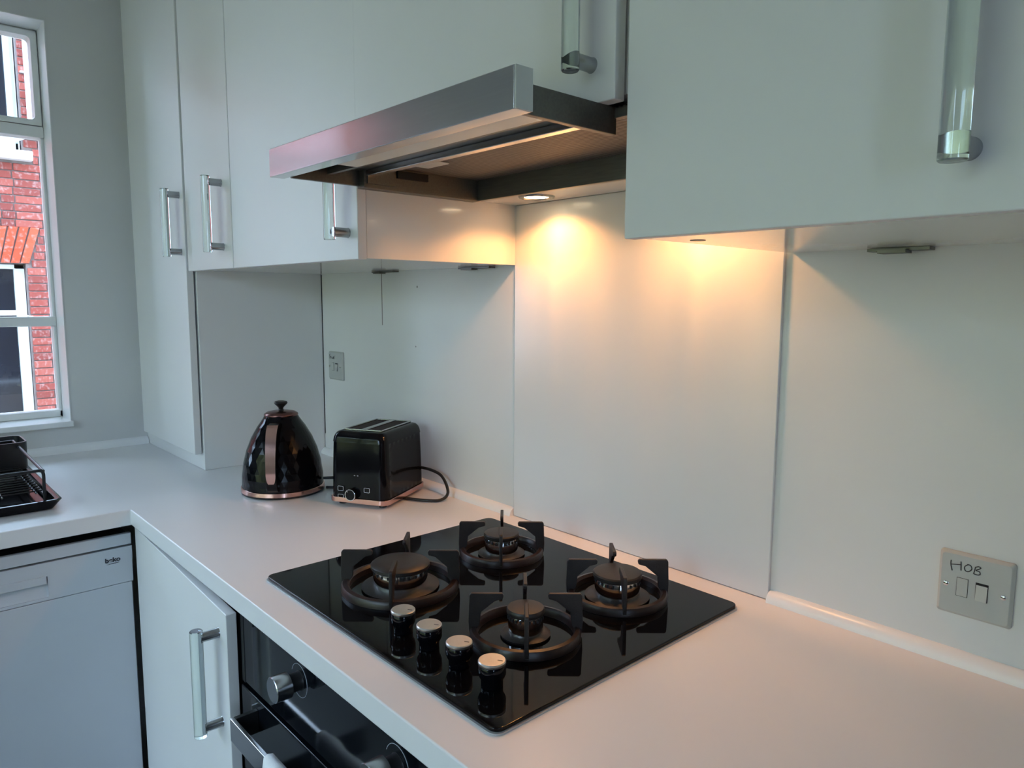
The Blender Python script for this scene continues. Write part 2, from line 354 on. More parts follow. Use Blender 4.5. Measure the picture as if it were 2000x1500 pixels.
# ------------------------------------------------------------------ outdoors
struct(MB().box(-14, -.75, -14, 14, ZF-.5, ZF-.02).box(-.75, 14, -14, YR-.1, ZF-.5, ZF-.02).build('ground', 'pave'))
hd = MB(); rnd = random.Random(3)
for k in range(10000):
    hx = rnd.uniform(-5, 6.5); tz = 2.3-1.1*min(1, max(0, (hx-1.6)/.6))  # hedge top stepped to steer green and sky light into the room
    a = Vector((hx, rnd.uniform(-6.6, -5.6), rnd.uniform(ZF, tz+.3*math.sin(k)))); s_ = .12
    d1 = Vector((rnd.gauss(0, 1), rnd.gauss(0, 1), rnd.gauss(0, 1))).normalized()*s_; d2 = Vector((rnd.gauss(0, 1), rnd.gauss(0, 1), rnd.gauss(0, 1))).normalized()*s_
    hd.add([a-d1, a+d2, a+d1, a-d2], [(0, 1, 2, 3)])
h = hd.build('garden_hedge', 'leaf', smooth=False, kind='stuff'); tag(h, 'unseen leafy green garden hedge outside the rear window', 'hedge')

# unseen upper storeys and facade of this building, added to shade the alley
struct(MB().box(-.64, -.40, .21, 7, ZF, 8).box(-.64, -.40, YR-.11, .21, ZC+.11, 8).build('wall_alley_shade', 'mortar'))
BX = -6.3
bl = thing('brick_building', 'red brick house seen through the kitchen window', 'building', (BX, 0.3, ZF))
MB().box(BX-.5, BX-.18, -5.0, 4, ZF, 3.1).box(BX-.18, BX-.012, -5.0, -1.0, ZF, 3.1).box(BX-.18, BX-.012, .26, 4, ZF, 3.1).box(BX-.18, BX-.012, .22, .26, ZF, 1.83).box(BX-.18, BX-.012, -1.0, .22, .78, 1.83).build('wall', 'mortar', bl)
def opening(zc):        # right end (in y) of what interrupts the brickwork at that height
    if zc < 0.78: return (-1.0, .222)
    if zc < 1.13: return (-1.3, .262+(zc-.78)*.27)
    if 1.735 < zc < 1.835: return (-1.1, .33)
    if zc > 1.835: return (-.9, .262)
    return None
bm_ = bmesh.new(); bmesh.ops.create_cube(bm_, size=1.0)
for v in bm_.verts: v.co.x *= .10; v.co.y *= .215; v.co.z *= .065
bmesh.ops.bevel(bm_, geom=list(bm_.edges), offset=.004, segments=1, affect='EDGES')
brick_me = bpy.data.meshes.new('brick'); bm_.to_mesh(brick_me); bm_.free(); brick_me.materials.append(MT['brick'])
far = MB(); nb = 0
base = Vector(bl['_o'])
for c in range(0, 60):
    zc = ZF+.0325+c*.075
    if zc > 3.06: break
    y = -5.0+(0.1 if c % 2 else 0.0); k = 0
    while y < 4.0:
        ln = .215 if (k+c) % 2 else .1025
        a, b = y, y+ln; y += ln+.010; k += 1
        op = opening(zc); pieces = [(a, b)]
        if op:
            lo, hi = op; pieces = []
            if a < lo-.01: pieces.append((a, min(b, lo-.01)))
            if b > hi+.008: pieces.append((max(a, hi+.008), b))
        for (p, q) in pieces:
            if q-p < .02: continue
            if -.45 < p and q < .95 and nb < 292 and zc > -1.0:
                o = bpy.data.objects.new('brick', brick_me); COL.objects.link(o); o.parent = bl
                o.location = Vector((BX-.05+random.uniform(-.003, .003), (p+q)/2, zc))-base; o.scale = (1, (q-p)/.215, 1); nb += 1
            else:
                far.box(BX-.1, BX, p, q, zc-.0325, zc+.0325)
far.build('brickwork', 'brick', bl, smooth=False, kind='stuff')
# gauged flat arch over the lower window
for k in range(13):
    t0 = .245-.078*k; sk = .105-.0095*k
    am = MB(); am.prism([(t0-.068, .785), (t0, .785), (t0+sk, 1.125), (t0-.068+sk-.004, 1.125)], BX-.10, BX+.006, 'x')
    am.build('arch_brick', 'arch', bl, bevel=.003, seg=1)
# lower sash window
def sash(name, ya, yb, za, zb, meet, fwid, blue=False):
    f = MB().box(BX-.16, BX-.075, yb-fwid, yb, za, zb).box(BX-.16, BX-.075, ya, ya+fwid, za, zb).box(BX-.16, BX-.075, ya, yb, zb-.045, zb).box(BX-.16, BX-.07, ya, yb, za, za+.08)\
        .box(BX-.17, BX-.09, ya, yb, meet-.025, meet+.025)
    o = f.build('window', 'wframe', bl, bevel=.004, seg=1)
    MB().box(BX-.135, BX-.13, ya+fwid, yb-fwid, za+.08, meet-.025).build('pane', 'dpane', o)
    MB().box(BX-.135, BX-.13, ya+fwid, yb-fwid, meet+.025, zb-.045).build('pane', 'dpane', o)
    if blue: MB().box(BX-.074, BX-.070, yb-.034, yb-.014, za, zb).build('beading', 'wblue', o)
sash('lower', -1.0, .215, -.85, .775, .31, .085)
sash('upper', -.9, .252, 1.835, 3.08, 2.99, .075, True)
MB().box(BX-.10, BX+.09, -1.1, .326, 1.742, 1.828).build('sill', 'wframe', bl, bevel=.006)
dp = MB().tube([(BX+.065, .345, 3.1), (BX+.065, .345, 2.08)], .041, 14).tube([(BX+.065, .345, 2.10), (BX+.065, .33, 2.0), (BX+.07, .20, 1.935), (BX+.075, -.25, 1.80+.07)], .034, 12)
dp.tube([(BX+.065, .345, 2.12), (BX+.065, .345, 2.04)], .050, 14)
dpo = dp.build('downpipe', 'wframe', bl)
MB().tube([(BX+.12, .25, 1.955), (BX+.13, -.3, 1.90)], .012, 8).build('waste_pipe', 'wframe', bl)
MB().box(BX, BX+.03, .28, .42, 2.55, 2.565).build('pipe_bracket', 'wframe', dpo)
MB().tube([(BX+.012, .185, .29), (BX+.02, .30, .26), (BX+.016, .43, .225)], .004, 6).build('cable', 'wframe', bl)

# ------------------------------------------------------------------ worktop and splashback
WF, LF = -0.6186, 0.305
wt = MB().prism([(XW, -1.3), (LF, -1.3), (LF, WF), (2.7, WF), (2.7, 0), (XW, 0)], -.036, 0)
tag(wt.build('worktop', 'top', bevel=.0025), 'L-shaped white laminate worktop carrying the hob, toaster and kettle', 'worktop')
tag(MB().box(.9034, 1.5011, -.0064, 0, .001, .664).build('splashback', 'splash', bevel=.0012), 'glossy white splashback panel on the wall behind the hob', 'splashback')

# ------------------------------------------------------------------ cabinet handle (glass bar on two metal posts)
def handle(parent, x, yd, za, zb, ang=0.0, piv=None):
    R, off = .0105, .036
    def t(p):
        if not ang: return p
        q = p-Vector((piv[0], piv[1], 0)); c, s = math.cos(ang), math.sin(ang)
        return Vector((piv[0]+q.x*c-q.y*s, piv[1]+q.x*s+q.y*c, p.z))
    prof = [(R-.0012, za), (R, za+.0012), (R, zb-.0012), (R-.0012, zb)]
    g = MB().lathe(prof, (x, yd-off, 0), 32).xf(t).build('handle', 'glass', parent, sharp=30, label='greenish clear glass bar handle')
    for zp in (za+.014, zb-.014):
        p = MB().lathe([(.0085, yd-off+R*.45), (.0085, yd-.002), (.0092, yd)], (x, 0, zp), 24, 'y')
        p.xf(t).build('post', 'chrome', g)
    return g
DT = .018
def door(parent, xa, xb, yf, za, zb, name='door'):
    return MB().box(xa, xb, yf, yf+DT, za, zb).build(name, 'lacq', parent, bevel=.0015)
TOPZ = 1.46
# tall cabinet standing on the worktop
FLY = -.381
t = thing('tall_cabinet', 'tall white cabinet standing on the worktop beside the window wall', 'cabinet', (-.22, -.18, 0))
MB().box(XW+.001, .040, -.362, -.001, .0003, TOPZ).build('carcase', 'lacq', t, bevel=.0012)
door(t, -.432, .034, FLY-.004, .046, TOPZ)
handle(t, .002, FLY-.004, .577, .753)
# narrow and wide wall cabinets
ZU = .5417
t = thing('wall_cabinet', 'narrow white wall cabinet between the tall cabinet and the wide one', 'cabinet', (.19, -.18, ZU))
MB().box(.0405, .343, -.362, -.001, ZU, TOPZ).build('carcase', 'carc', t, bevel=.001)
door(t, .038, .3425, FLY, ZU-.002, TOPZ); handle(t, .287, FLY, .577, .753)
t = thing('wall_cabinet', 'wide white wall cabinet left of the extractor hood', 'cabinet', (.62, -.18, ZU))
MB().box(.3435, .9045, -.362, -.001, ZU, TOPZ).build('carcase', 'carc', t, bevel=.001)
door(t, .3455, .9065, FLY, ZU-.002, TOPZ); handle(t, .873, FLY, .573, .749)
for xa, xb in ((.36, .462), (.73, .838)):
    MB().box(xa, xb, -.022, -.004, ZU-.004, ZU-.0005).box(xa+.02, xb-.05, -.03, -.012, ZU-.007, ZU-.003).build('bracket', 'dsteel', t, label='small dark metal bracket under the cabinet')
# cabinet over the hood, with the soffit that holds the lamps
t = thing('wall_cabinet', 'short white wall cabinet directly above the extractor hood', 'cabinet', (1.2, -.18, .664))
MB().box(.9055, 1.509, -.362, 0, .708, TOPZ).build('carcase', 'carc', t, bevel=.001)
MB().box(.9055, 1.509, -.118, -.0066, .664, .7075).build('soffit', 'carc', t, bevel=.001)
door(t, .9105, 1.484, FLY-.003, .699, TOPZ); handle(t, 1.448, FLY-.003, .729, .905)
# right wall cabinet, two doors
t = thing('wall_cabinet', 'large white wall cabinet right of the extractor hood, nearest the camera', 'cabinet', (1.9, -.19, ZU))
RY = -.3955
MB().box(1.5105, 2.31, RY+DT+.0005, 0, ZU, TOPZ).build('carcase', 'carc', t, bevel=.001)
door(t, 1.5115, 1.911, RY, ZU-.002, TOPZ); handle(t, 1.850, RY, .575, .751)
door(t, 1.914, 2.309, RY, ZU-.002, TOPZ)
MB().box(1.628, 1.705, -.024, -.004, ZU-.0045, ZU-.0005).box(1.645, 1.68, -.034, -.012, ZU-.008, ZU-.003).build('bracket', 'dsteel', t, label='small dark metal bracket under the cabinet')
MB().lathe([(.0001, ZU-.0006), (.009, ZU-.0006), (.009, ZU)], (1.545, -.30, 0), 20).build('screw_cap', 'dsteel', t)

# ------------------------------------------------------------------ extractor hood
t = thing('extractor_hood', 'stainless steel pull-out extractor hood over the gas hob', 'extractor hood', (1.18, -.32, .66))
HX0, HX1 = .885, 1.4725
MB().box(HX0, HX1, -.528, -.503, .6655, .7095).build('front_panel', 'steel', t, bevel=.0012, label='brushed steel front panel')
MB().box(HX1+.0002, HX1+.0022, -.5275, -.5035, .666, .709).build('end_cap', 'capgrey', t, label='light grey end cap')
MB().box(1.452, 1.461, -.503, -.352, .667, .699).build('side_rail', 'dsteel', t, bevel=.001)
MB().box(.9065, .914, -.503, -.13, .664, .698).build('side_rail', 'dsteel', t, bevel=.001)
MB().box(.9068, .930, -.38, -.122, .660, .702).build('body_side', 'dsteel', t, bevel=.001)
MB().box(.9305, 1.484, -.130, -.120, .660, .7035).build('body_back', 'dsteel', t, bevel=.001)
MB().box(1.4845, 1.506, -.350, -.120, .664, .704).build('body_side', 'black', t, bevel=.001)
MB().box(.931, 1.4835, -.345, -.131, .6985, .7025).build('grease_filter', 'filter', t, label='fine metal mesh grease filter')
MB().box(.915, 1.4515, -.502, -.358, .690, .698).build('visor_tray', 'dsteel', t)
d = MB().box(1.02, 1.447, -.500, -.446, .674, .684).build('lamp_cover', 'diff', t, bevel=.001, label='cream lamp cover strip')
MB().box(.92, 1.4515, -.444, -.436, .676, .690).build('cross_rail', 'dsteel', t)
MB().box(.92, 1.4515, -.376, -.362, .680, .6898).build('cross_rail', 'steel', t, bevel=.001)
MB().box(.92, 1.4835, -.356, -.346, .686, .698).build('cross_rail', 'dsteel', t, bevel=.001)
MB().box(.985, 1.045, -.335, -.285, .6955, .6983).build('filter_latch', 'capgrey', t, bevel=.001)
MB().box(.9305, .934, -.375, -.318, .667, .690).build('slide_block', 'dsteel', t)
MB().box(.9305, .936, -.315, -.25, .682, .695).build('slide_slot', 'void', t)
MB().box(.975, .979, -.475, -.43, .6885, .6898).build('slot_highlight', 'capgrey', t)  # pale strip standing in for a highlight along a slot

# ------------------------------------------------------------------ downlights in the soffit
def downlight(x, y, label):
    t = thing('downlight', label, 'light', (x, y, .664), 'downlights under the hood cabinet')
    MB().lathe([(.024, .6638), (.027, .6605), (.033, .6605), (.0345, .6639)], (x, y, 0), 36, closed=True).build('bezel', 'chrome', t)
    MB().lathe([(.0002, .6610), (.012, .6612), (.022, .6620), (.0245, .6632), (.0245, .6639)], (x, y, 0), 32).build('lens', 'lens', t)
    l = bpy.data.lights.new('downlight_bulb', 'SPOT'); l.color = (1.0, 0.42, 0.12); l.energy = 4.9
    l.spot_size = math.radians(150); l.spot_blend = 0.25; l.shadow_soft_size = .018
    # reflector lamp: strongest straight down, with the faint rays a faceted reflector throws
    l.use_nodes = True; N, L = l.node_tree.nodes, l.node_tree.links; em = N['Emission']
    tcn = N.new('ShaderNodeTexCoord'); sp = N.new('ShaderNodeSeparateXYZ'); L.new(tcn.outputs['Normal'], sp.inputs[0])
    ab = N.new('ShaderNodeMath'); ab.operation = 'ABSOLUTE'; L.new(sp.outputs[2], ab.inputs[0])
    pw = N.new('ShaderNodeMath'); pw.operation = 'POWER'; pw.inputs[1].default_value = 1.1; L.new(ab.outputs[0], pw.inputs[0])
    at = N.new('ShaderNodeMath'); at.operation = 'ARCTAN2'; L.new(sp.outputs[1], at.inputs[0]); L.new(sp.outputs[0], at.inputs[1])
    nz = N.new('ShaderNodeTexNoise'); nz.noise_dimensions = '1D'; nz.inputs['Scale'].default_value = 2.6; nz.inputs['Detail'].default_value = 1.0
    L.new(at.outputs[0], nz.inputs['W'])
    mr = N.new('ShaderNodeMapRange'); mr.inputs[1].default_value = 0.35; mr.inputs[2].default_value = 0.68; mr.inputs[3].default_value = 0.85; mr.inputs[4].default_value = 1.35
    L.new(nz.outputs['Fac'], mr.inputs[0])
    mu = N.new('ShaderNodeMath'); mu.operation = 'MULTIPLY'; L.new(pw.outputs[0], mu.inputs[0]); L.new(mr.outputs[0], mu.inputs[1])
    L.new(mu.outputs[0], em.inputs['Strength'])
    o = bpy.data.objects.new('downlight_bulb', l); COL.objects.link(o); o.parent = t; o.location = (0, 0, -.012)
    return t
downlight(1.036, -.073, 'lit round downlight in the soffit just behind the extractor hood')
downlight(1.365, -.073, 'lit round downlight hidden behind the right wall cabinet')

# ------------------------------------------------------------------ hob
hx0, hx1, hy0, hy1 = .8945, 1.4865, -.5630, -.0675
hc = ((hx0+hx1)/2, (hy0+hy1)/2)
t = thing('gas_hob', 'black glass four-burner gas hob set into the worktop', 'hob', (hc[0], hc[1], 0))
MB().prism(rrect(*hc, (hx1-hx0)/2+.0022, (hy1-hy0)/2+.0022, .014), .0001, .0022).build('seal', 'seal', t, label='silver grey seal')
MB().prism(rrect(*hc, (hx1-hx0)/2, (hy1-hy0)/2, .013), .0022, .0075).build('glass_top', 'bglass', t, bevel=.0014, label='black glass top')
GZ = .0075
burners = [((1.083, -.418), .0945, .0475, 'large left front'), ((1.079, -.196), .0765, .0325, 'small left rear'), ((1.343, -.186), .0785, .0385, 'right rear'), ((1.343, -.384), .0775, .0265, 'right front')]
for (cx, cy), R, rc, nm in burners:
    b = MB().lathe([(rc*1.28, GZ), (rc*1.32, GZ+.003), (rc*1.15, GZ+.0055), (rc*.8, GZ+.0065)], (cx, cy, 0), 44).build('burner', 'cap', t)
    MB().lathe([(rc*.92, GZ+.006), (rc*.92, GZ+.024), (rc*.90, GZ+.031), (rc*.5, GZ+.032)], (cx, cy, 0), 44).build('crown', 'alu', b)
    fl = MB()
    for k in range(24):
        a = 2*math.pi*k/24; u_ = Vector((math.cos(a), math.sin(a), 0)); w_ = Vector((-u_.y, u_.x, 0)); p = Vector((cx, cy, 0))+u_*rc*.905
        vs = [p+w_*sa*.0012+u_*sb*.0016+Vector((0, 0, GZ+zz)) for zz in (.0255, .0300) for sa, sb in ((-1, -1), (1, -1), (1, 1), (-1, 1))]
        fl.add(vs, [(0, 1, 2, 3), (4, 7, 6, 5), (0, 4, 5, 1), (1, 5, 6, 2), (2, 6, 7, 3), (3, 7, 4, 0)])
    fl.build('flame_ports', 'void', b, smooth=False)
    MB().lathe([(rc*.95, GZ+.0318), (rc*1.0, GZ+.034), (rc*1.0, GZ+.0385), (rc*.95, GZ+.0405), (rc*.6, GZ+.0415), (.0005, GZ+.0418)], (cx, cy, 0), 48).build('burner_cap', 'cap', b)
knobx = (1.222, 1.284, 1.349, 1.413)
for k, kx in enumerate(knobx):
    ky = -.5055
    kb = MB().lathe([(.0125, GZ), (.0135, GZ+.001), (.0135, GZ+.009), (.0155, GZ+.012), (.0172, GZ+.016), (.0172, GZ+.0275), (.0165, GZ+.0285)], (kx, ky, 0), 36).build('knob', 'bgloss', t)
    MB().lathe([(.0168, GZ+.0285), (.0171, GZ+.0292), (.0171, GZ+.0318), (.0160, GZ+.0330), (.0005, GZ+.0330)], (kx, ky, 0), 36).build('knob_top', 'knobtop', kb)
    a = math.radians(58); mk = MB().box(-.0005, .0005, .007, .0135, GZ+.0330, GZ+.0333)
    mk.xf(lambda p: Vector((kx+p.x*math.cos(-a)-p.y*math.sin(-a), ky+p.x*math.sin(-a)+p.y*math.cos(-a), p.z))).build('pointer_mark', 'ink', kb)
# cast-iron pan supports
psl = {'large left front': 'largest cast-iron pan support, over the left front burner', 'small left rear': 'cast-iron pan support over the left rear burner nearest the toaster',
       'right rear': 'cast-iron pan support over the right rear burner by the splashback', 'right front': 'cast-iron pan support over the right front burner beside the knobs'}
for (cx, cy), R, rc, nm in burners:
    t = thing('pan_support', psl[nm], 'pan support', (cx, cy, GZ), 'cast-iron pan supports on the hob')
    MB().lathe([(R*.86, GZ+.0002), (R, GZ+.0002), (R, GZ+.008), (R*.97, GZ+.012), (R*.90, GZ+.013), (R*.86, GZ+.009)], (cx, cy, 0), 56, closed=True).build('support_ring', 'ringiron', t)
    H = .0605
    for k in range(4):
        a = math.radians(47.8+90*k)
        tip = R-.047 if R < .09 else R-.050
        poly = [(R*.90, .006), (R+.001, .004), (R+.002, .02), (R+.0005, H-.003), (R-.002, H), (tip+.002, H), (tip, H-.003), (tip+.001, H-.008), (tip+.012, H-.011), (R*.80, H*.55), (R*.82, .016)]
        n = len(poly); th = .0028
        vs = []
        for sgn in (-1, 1):
            for rr_, zz in poly:
                vs.append((cx+rr_*math.cos(a)-sgn*th*math.sin(a), cy+rr_*math.sin(a)+sgn*th*math.cos(a), GZ+zz))
        MB().add(vs, [tuple(range(n)), tuple(range(n, 2*n))[::-1]]+[(i, (i+1) % n, n+(i+1) % n, n+i) for i in range(n)]).build('fin', 'iron', t, bevel=.0008, seg=1)

# ------------------------------------------------------------------ toaster
A_ = Vector((.558, -.267)); U_ = Vector((.878, .479)); V_ = Vector((-.479, .878)); TW, TL = .150, .200
tc_ = A_+U_*(TW/2)+V_*(TL/2)
def TX(p): return Vector((tc_.x+U_.x*p.x+V_.x*p.y, tc_.y+U_.y*p.x+V_.y*p.y, p.z))
t = thing('toaster', 'black two-slice toaster with rose gold base band', 'toaster', (tc_.x, tc_.y, 0))
def ringpts(hx, hy, r, z, n=8, sub=12):
    c = rrect(0, 0, hx, hy, r, n); out = []
    m = len(c)
    for i in range(m):
        a, b = Vector(c[i]), Vector(c[(i+1) % m]); L_ = (b-a).length; k = max(1, round(L_/.0105)) if L_ > .03 else 1
        for j in range(k): q = a+(b-a)*(j/k); out.append((q.x, q.y, z))
    return out
zs = [.021+.0105*k for k in range(13)]; rings = []
for j, z in enumerate(zs):
    hx = TW/2-.0005-.004*(z/.175)**2; ring_ = []
    base_r = ringpts(TW/2-.002, TL/2-.002, .02, z, 16)
    for i, p in enumerate(base_r):
        q = Vector(p); s_ = hx/(TW/2)
        q.x *= s_; q.y *= (TL/2-.0005-.004*(z/.175)**2)/(TL/2)
        if abs(p[0]) > TW/2-.0025 and abs(p[1]) < TL/2-.03 and 0 < j < 12 and (i+j) % 2: q.x -= math.copysign(.0016, q.x)
        ring_.append(q)
    rings.append(ring_)
MB().loft(rings).xf(TX).build('body', 'bgloss', t, sharp=6.5, label='faceted black body')
sh = []
for hx, z in ((TW/2-.0045, .147), (TW/2-.006, .156), (TW/2-.0085, .163), (TW/2-.013, .1685), (TW/2-.020, .171)):
    d_ = TW/2-hx; sh.append([Vector((p[0], p[1], z)) for p in rrect(0, 0, hx, TL/2-d_, max(.006, .02-d_*.3), 8)])
MB().loft(sh).xf(TX).build('top_shell', 'bgloss', t)
MB().prism(rrect(0, 0, TW/2+.001, TL/2+.001, .021, 8), .009, .0205).xf(TX).build('base_band', 'copper', t, bevel=.001, label='rose gold base band')
for sx in (-1, 1):
    for sy in (-1, 1):
        MB().lathe([(.009, 0.0003), (.009, .0092)], (sx*.052, sy*.075, 0), 18).xf(TX).build('foot', 'black', t)
# top trim with two slots
tr = MB(); o_ = rrect(0, .004, .048, .073, .008, 4)
fr = MB()
for ya, yb, xa, xb in ((-.069, .077, -.048, -.0445), (-.069, .077, .0445, .048), (-.069, -.0655, -.048, .048), (.0735, .077, -.048, .048), (-.0655, .0735, -.0065, .0065)):
    fr.box(xa, xb, ya, yb, .1708, .1745)
fr.xf(TX).build('slot_trim', 'chrome', t, bevel=.0012)
for sx in (-1, 1):
    MB().box(sx*.0255-.0185, sx*.0255+.0185, -.065, .073, .1706, .1716).xf(TX).build('bread_slot', 'void', t)
# controls on the front (local -y side)
yf = -TL/2-.0015
def outline(cx, cz, w, h, r, rad=.0005):
    return [(cx+a, yf+.0012, cz+b) for a, b in [(p[0], p[1]) for p in rrect(0, 0, w, h, r, 4)]]
for cx, cz in ((-.042, .041), (-.042, .022), (.026, .042)):
    MB().tube(outline(cx, cz, .0070, .0052, .002), .00045, 6, closed=True).xf(TX).build('button', 'icon', t)
kn = MB().lathe([(.0135, yf+.004), (.0135, yf-.006), (.0125, yf-.008), (.0002, yf-.008)], (-.012, 0, .030), 36, 'y').xf(TX).build('dial', 'bgloss', t)
MB().tube([(-.012+.0125*math.cos(a), yf-.008, .030+.0125*math.sin(a)) for a in [2*math.pi*k/40 for k in range(40)]], .0009, 8, closed=True).xf(TX).build('dial_ring', 'alu', kn)
MB().tube([(-.0195, yf-.0085, .0385), (-.0175, yf-.0085, .0365)], .0009, 6).xf(TX).build('dial_mark', 'alu', kn)
MB().tube([(-.0065, yf+.0016, .0735), (-.0035, yf+.0016, .0735)], .0008, 6).tube([(.0015, yf+.0016, .0735), (.0045, yf+.0016, .0735)], .0008, 6).xf(TX).build('indicator', 'icon', t)
c_ = catmull([TX(Vector((.055, .098, .055))), (.625, -.026, .055), (.665, -.022, .045), (.705, -.035, .018), (.715, -.062, .006), (.692, -.090, .0048), (.650, -.112, .0048), (.60, -.13, .0048)], 8)
MB().tube(c_, .0036, 10).build('cord', 'cable', t)

# ------------------------------------------------------------------ kettle
kc = Vector((.368, -.288))
t = thing('kettle', 'black faceted dome kettle with rose gold handle and base ring', 'kettle', (kc.x, kc.y, 0))
MB().lathe([(.090, .0003), (.098, .0015), (.099, .005)], (kc.x, kc.y, 0), 56).build('power_base', 'black', t)
MB().lathe([(.0985, .005), (.0993, .006), (.0985, .015), (.097, .016), (.090, .016), (.090, .005)], (kc.x, kc.y, 0), 64, closed=True).build('base_ring', 'copper', t, label='rose gold base ring')
prof = [(.0965, .0165), (.0968, .026), (.0958, .042), (.094, .058), (.0915, .074), (.088, .090), (.0835, .105), (.078, .120), (.0718, .134), (.0645, .148), (.0565, .161), (.049, .172), (.0425, .181), (.0395, .187)]
n = 40; rings = []
for j, (r_, z_) in enumerate(prof):
    ring_ = []
    for i in range(n):
        a = 2*math.pi*(i+(.5 if j % 2 else 0))/n
        q = r_ if j in (0, len(prof)-1) else r_*(1.0 if (j % 2 == 0) else .9915)
        ring_.append((kc.x+q*math.cos(a), kc.y+q*math.sin(a), z_))
    rings.append(ring_)
kb = MB(); vs = [p for r_ in rings for p in r_]; fs = []
for j in range(len(rings)-1):
    for i in range(n):
        i2 = (i+1) % n
        if j % 2 == 0: fs += [(j*n+i, j*n+i2, (j+1)*n+i), (j*n+i2, (j+1)*n+i2, (j+1)*n+i)]
        else: fs += [(j*n+i, j*n+i2, (j+1)*n+i2), (j*n+i, (j+1)*n+i2, (j+1)*n+i)]
fs += [tuple(range(n))[::-1], tuple((len(rings)-1)*n+i for i in range(n))]
kb.add(vs, fs).build('body', 'bgloss', t, sharp=1, label='black body with diamond facets')
lid = MB().lathe([(.0395, .187), (.0405, .189), (.0395, .1915), (.033, .1955), (.018, .1985), (.0005, .1992)], (kc.x, kc.y, 0), 48).build('lid', 'lidc', t, sharp=50, label='dark rose gold lid')
MB().lathe([(.0085, .198), (.0055, .202), (.0062, .206), (.0155, .2155), (.0160, .2175), (.0145, .2205), (.007, .2225), (.0004, .2228)], (kc.x, kc.y, 0), 32).build('lid_knob', 'black', lid)
cd = Vector((2.04-kc.x, -1.044-kc.y)).normalized(); ca = math.atan2(cd.y, cd.x)-math.radians(12)
def KX(p): return Vector((kc.x+p.x*math.cos(ca)-p.y*math.sin(ca), kc.y+p.x*math.sin(ca)+p.y*math.cos(ca), p.z))
def strap(path, w, th):
    pts = catmull(path, 6); mb = MB(); rings = []
    for i, p in enumerate(pts):
        tn = (pts[min(i+1, len(pts)-1)]-pts[max(i-1, 0)]).normalized(); nn = Vector((tn.z, 0, -tn.x))
        ww = w(i/(len(pts)-1)) if callable(w) else w
        rings.append([p+nn*b_+Vector((0, a_, 0)) for a_, b_ in ((-ww, -th), (ww, -th), (ww*.96, th*.6), (ww*.6, th), (-ww*.6, th), (-ww*.96, th*.6))])
    return mb.loft(rings)
hp = [(.050, 0, .167), (.075, 0, .172), (.098, 0, .163), (.113, 0, .135), (.121, 0, .095), (.122, 0, .055), (.112, 0, .032), (.092, 0, .028)]
hdl = strap(hp, .0115, .007).xf(KX).build('handle', 'bgloss', t, bevel=.001)
hq = catmull(hp, 10); cp = []
for i in range(16, 55, 6):
    tn = (hq[i+1]-hq[i-1]).normalized(); cp.append(hq[i]+Vector((-tn.z, 0, tn.x))*.0085)
strap(cp, lambda s: .0125-.0045*max(0, (s-.85)/.15)**2-.002*s, .0018).xf(KX).build('handle_plate', 'copper', hdl, label='polished rose gold handle plate')
MB().box(.097, .104, -.008, .008, .022, .0265).xf(KX).build('switch', 'chrome', t, bevel=.001)
MB().prism([(-.098, .150), (-.062, .178), (-.045, .178), (-.060, .140)], -.012, .012, 'y').xf(KX).build('spout', 'bgloss', t, bevel=.002)
MB().tube(catmull([(.430, -.205, .004), (.46, -.17, .0045), (.47, -.12, .0045), (.45, -.06, .0045), (.40, -.03, .0045)], 8), .0036, 8).build('cord', 'cable', t)
MB().tube(catmull([(.435, -.215, .03), (.455, -.185, .03), (.462, -.14, .022), (.43, -.08, .006)], 8), .0036, 8).build('cord', 'cable', t)

# ------------------------------------------------------------------ dish rack
t = thing('dish_rack', 'black wire dish rack on a tray beneath the window', 'dish rack', (-.04, -.92, 0))
def rect(x0, x1, y0, y1, z, r=.012): return [Vector((a, b, z)) for a, b in rrect((x0+x1)/2, (y0+y1)/2, (x1-x0)/2, (y1-y0)/2, r, 4)]
T0, T1, Y0, Y1 = -.285, .205, -1.13, -.729
tray = MB().loft([rect(T0+.02, T1-.02, Y0+.02, Y1-.02, .0005), rect(T0+.015, T1-.015, Y0+.015, Y1-.015, .002), rect(T0, T1, Y0, Y1, .024), rect(T0+.004, T1-.004, Y0+.004, Y1-.004, .0255),
                  rect(T0+.012, T1-.012, Y0+.012, Y1-.012, .0235), rect(T0+.022, T1-.022, Y0+.022, Y1-.022, .006)])
tray.build('tray', 'bgloss', t, sharp=30, label='black drip tray')
rx0, rx1, ry0, ry1 = -.235, .168, -1.10, -.757
def rail(path, r=.0036): return MB().tube(path, r, 8)
rail(catmull([(rx1, ry1, .012), (rx1, ry1, .05), (rx1, ry1, .080), (rx1, ry1-.008, .087), (rx1, ry1-.03, .087), (rx1, ry0+.03, .087), (rx1, ry0+.008, .087), (rx1, ry0, .08), (rx1, ry0, .012)], 5)).build('rail', 'black', t)
for yy in (ry1, ry0):
    rail([(rx1, yy, .085), (rx0, yy, .092)]).build('rail', 'black', t)
    rail([(rx1, yy, .030), (rx0, yy, .030)]).build('rail', 'black', t)
rail([(rx0, ry1, .012), (rx0, ry1, .092), (rx0, ry0, .092), (rx0, ry0, .012)]).build('rail', 'black', t)
for yy in (-.772, -.835, -.90, -.97, -1.04): rail([(rx0, yy, .036), (rx1-.005, yy, .036)], .0022).build('shelf_wire', 'chrome', t)
for k in range(16):
    xx = rx0+.02+.0245*k
    rail([(xx, ry1-.002, .0385), (xx, -.86, .0385), (xx, -.885, .046), (xx, ry0, .046)], .0018).build('shelf_wire', 'black', t)
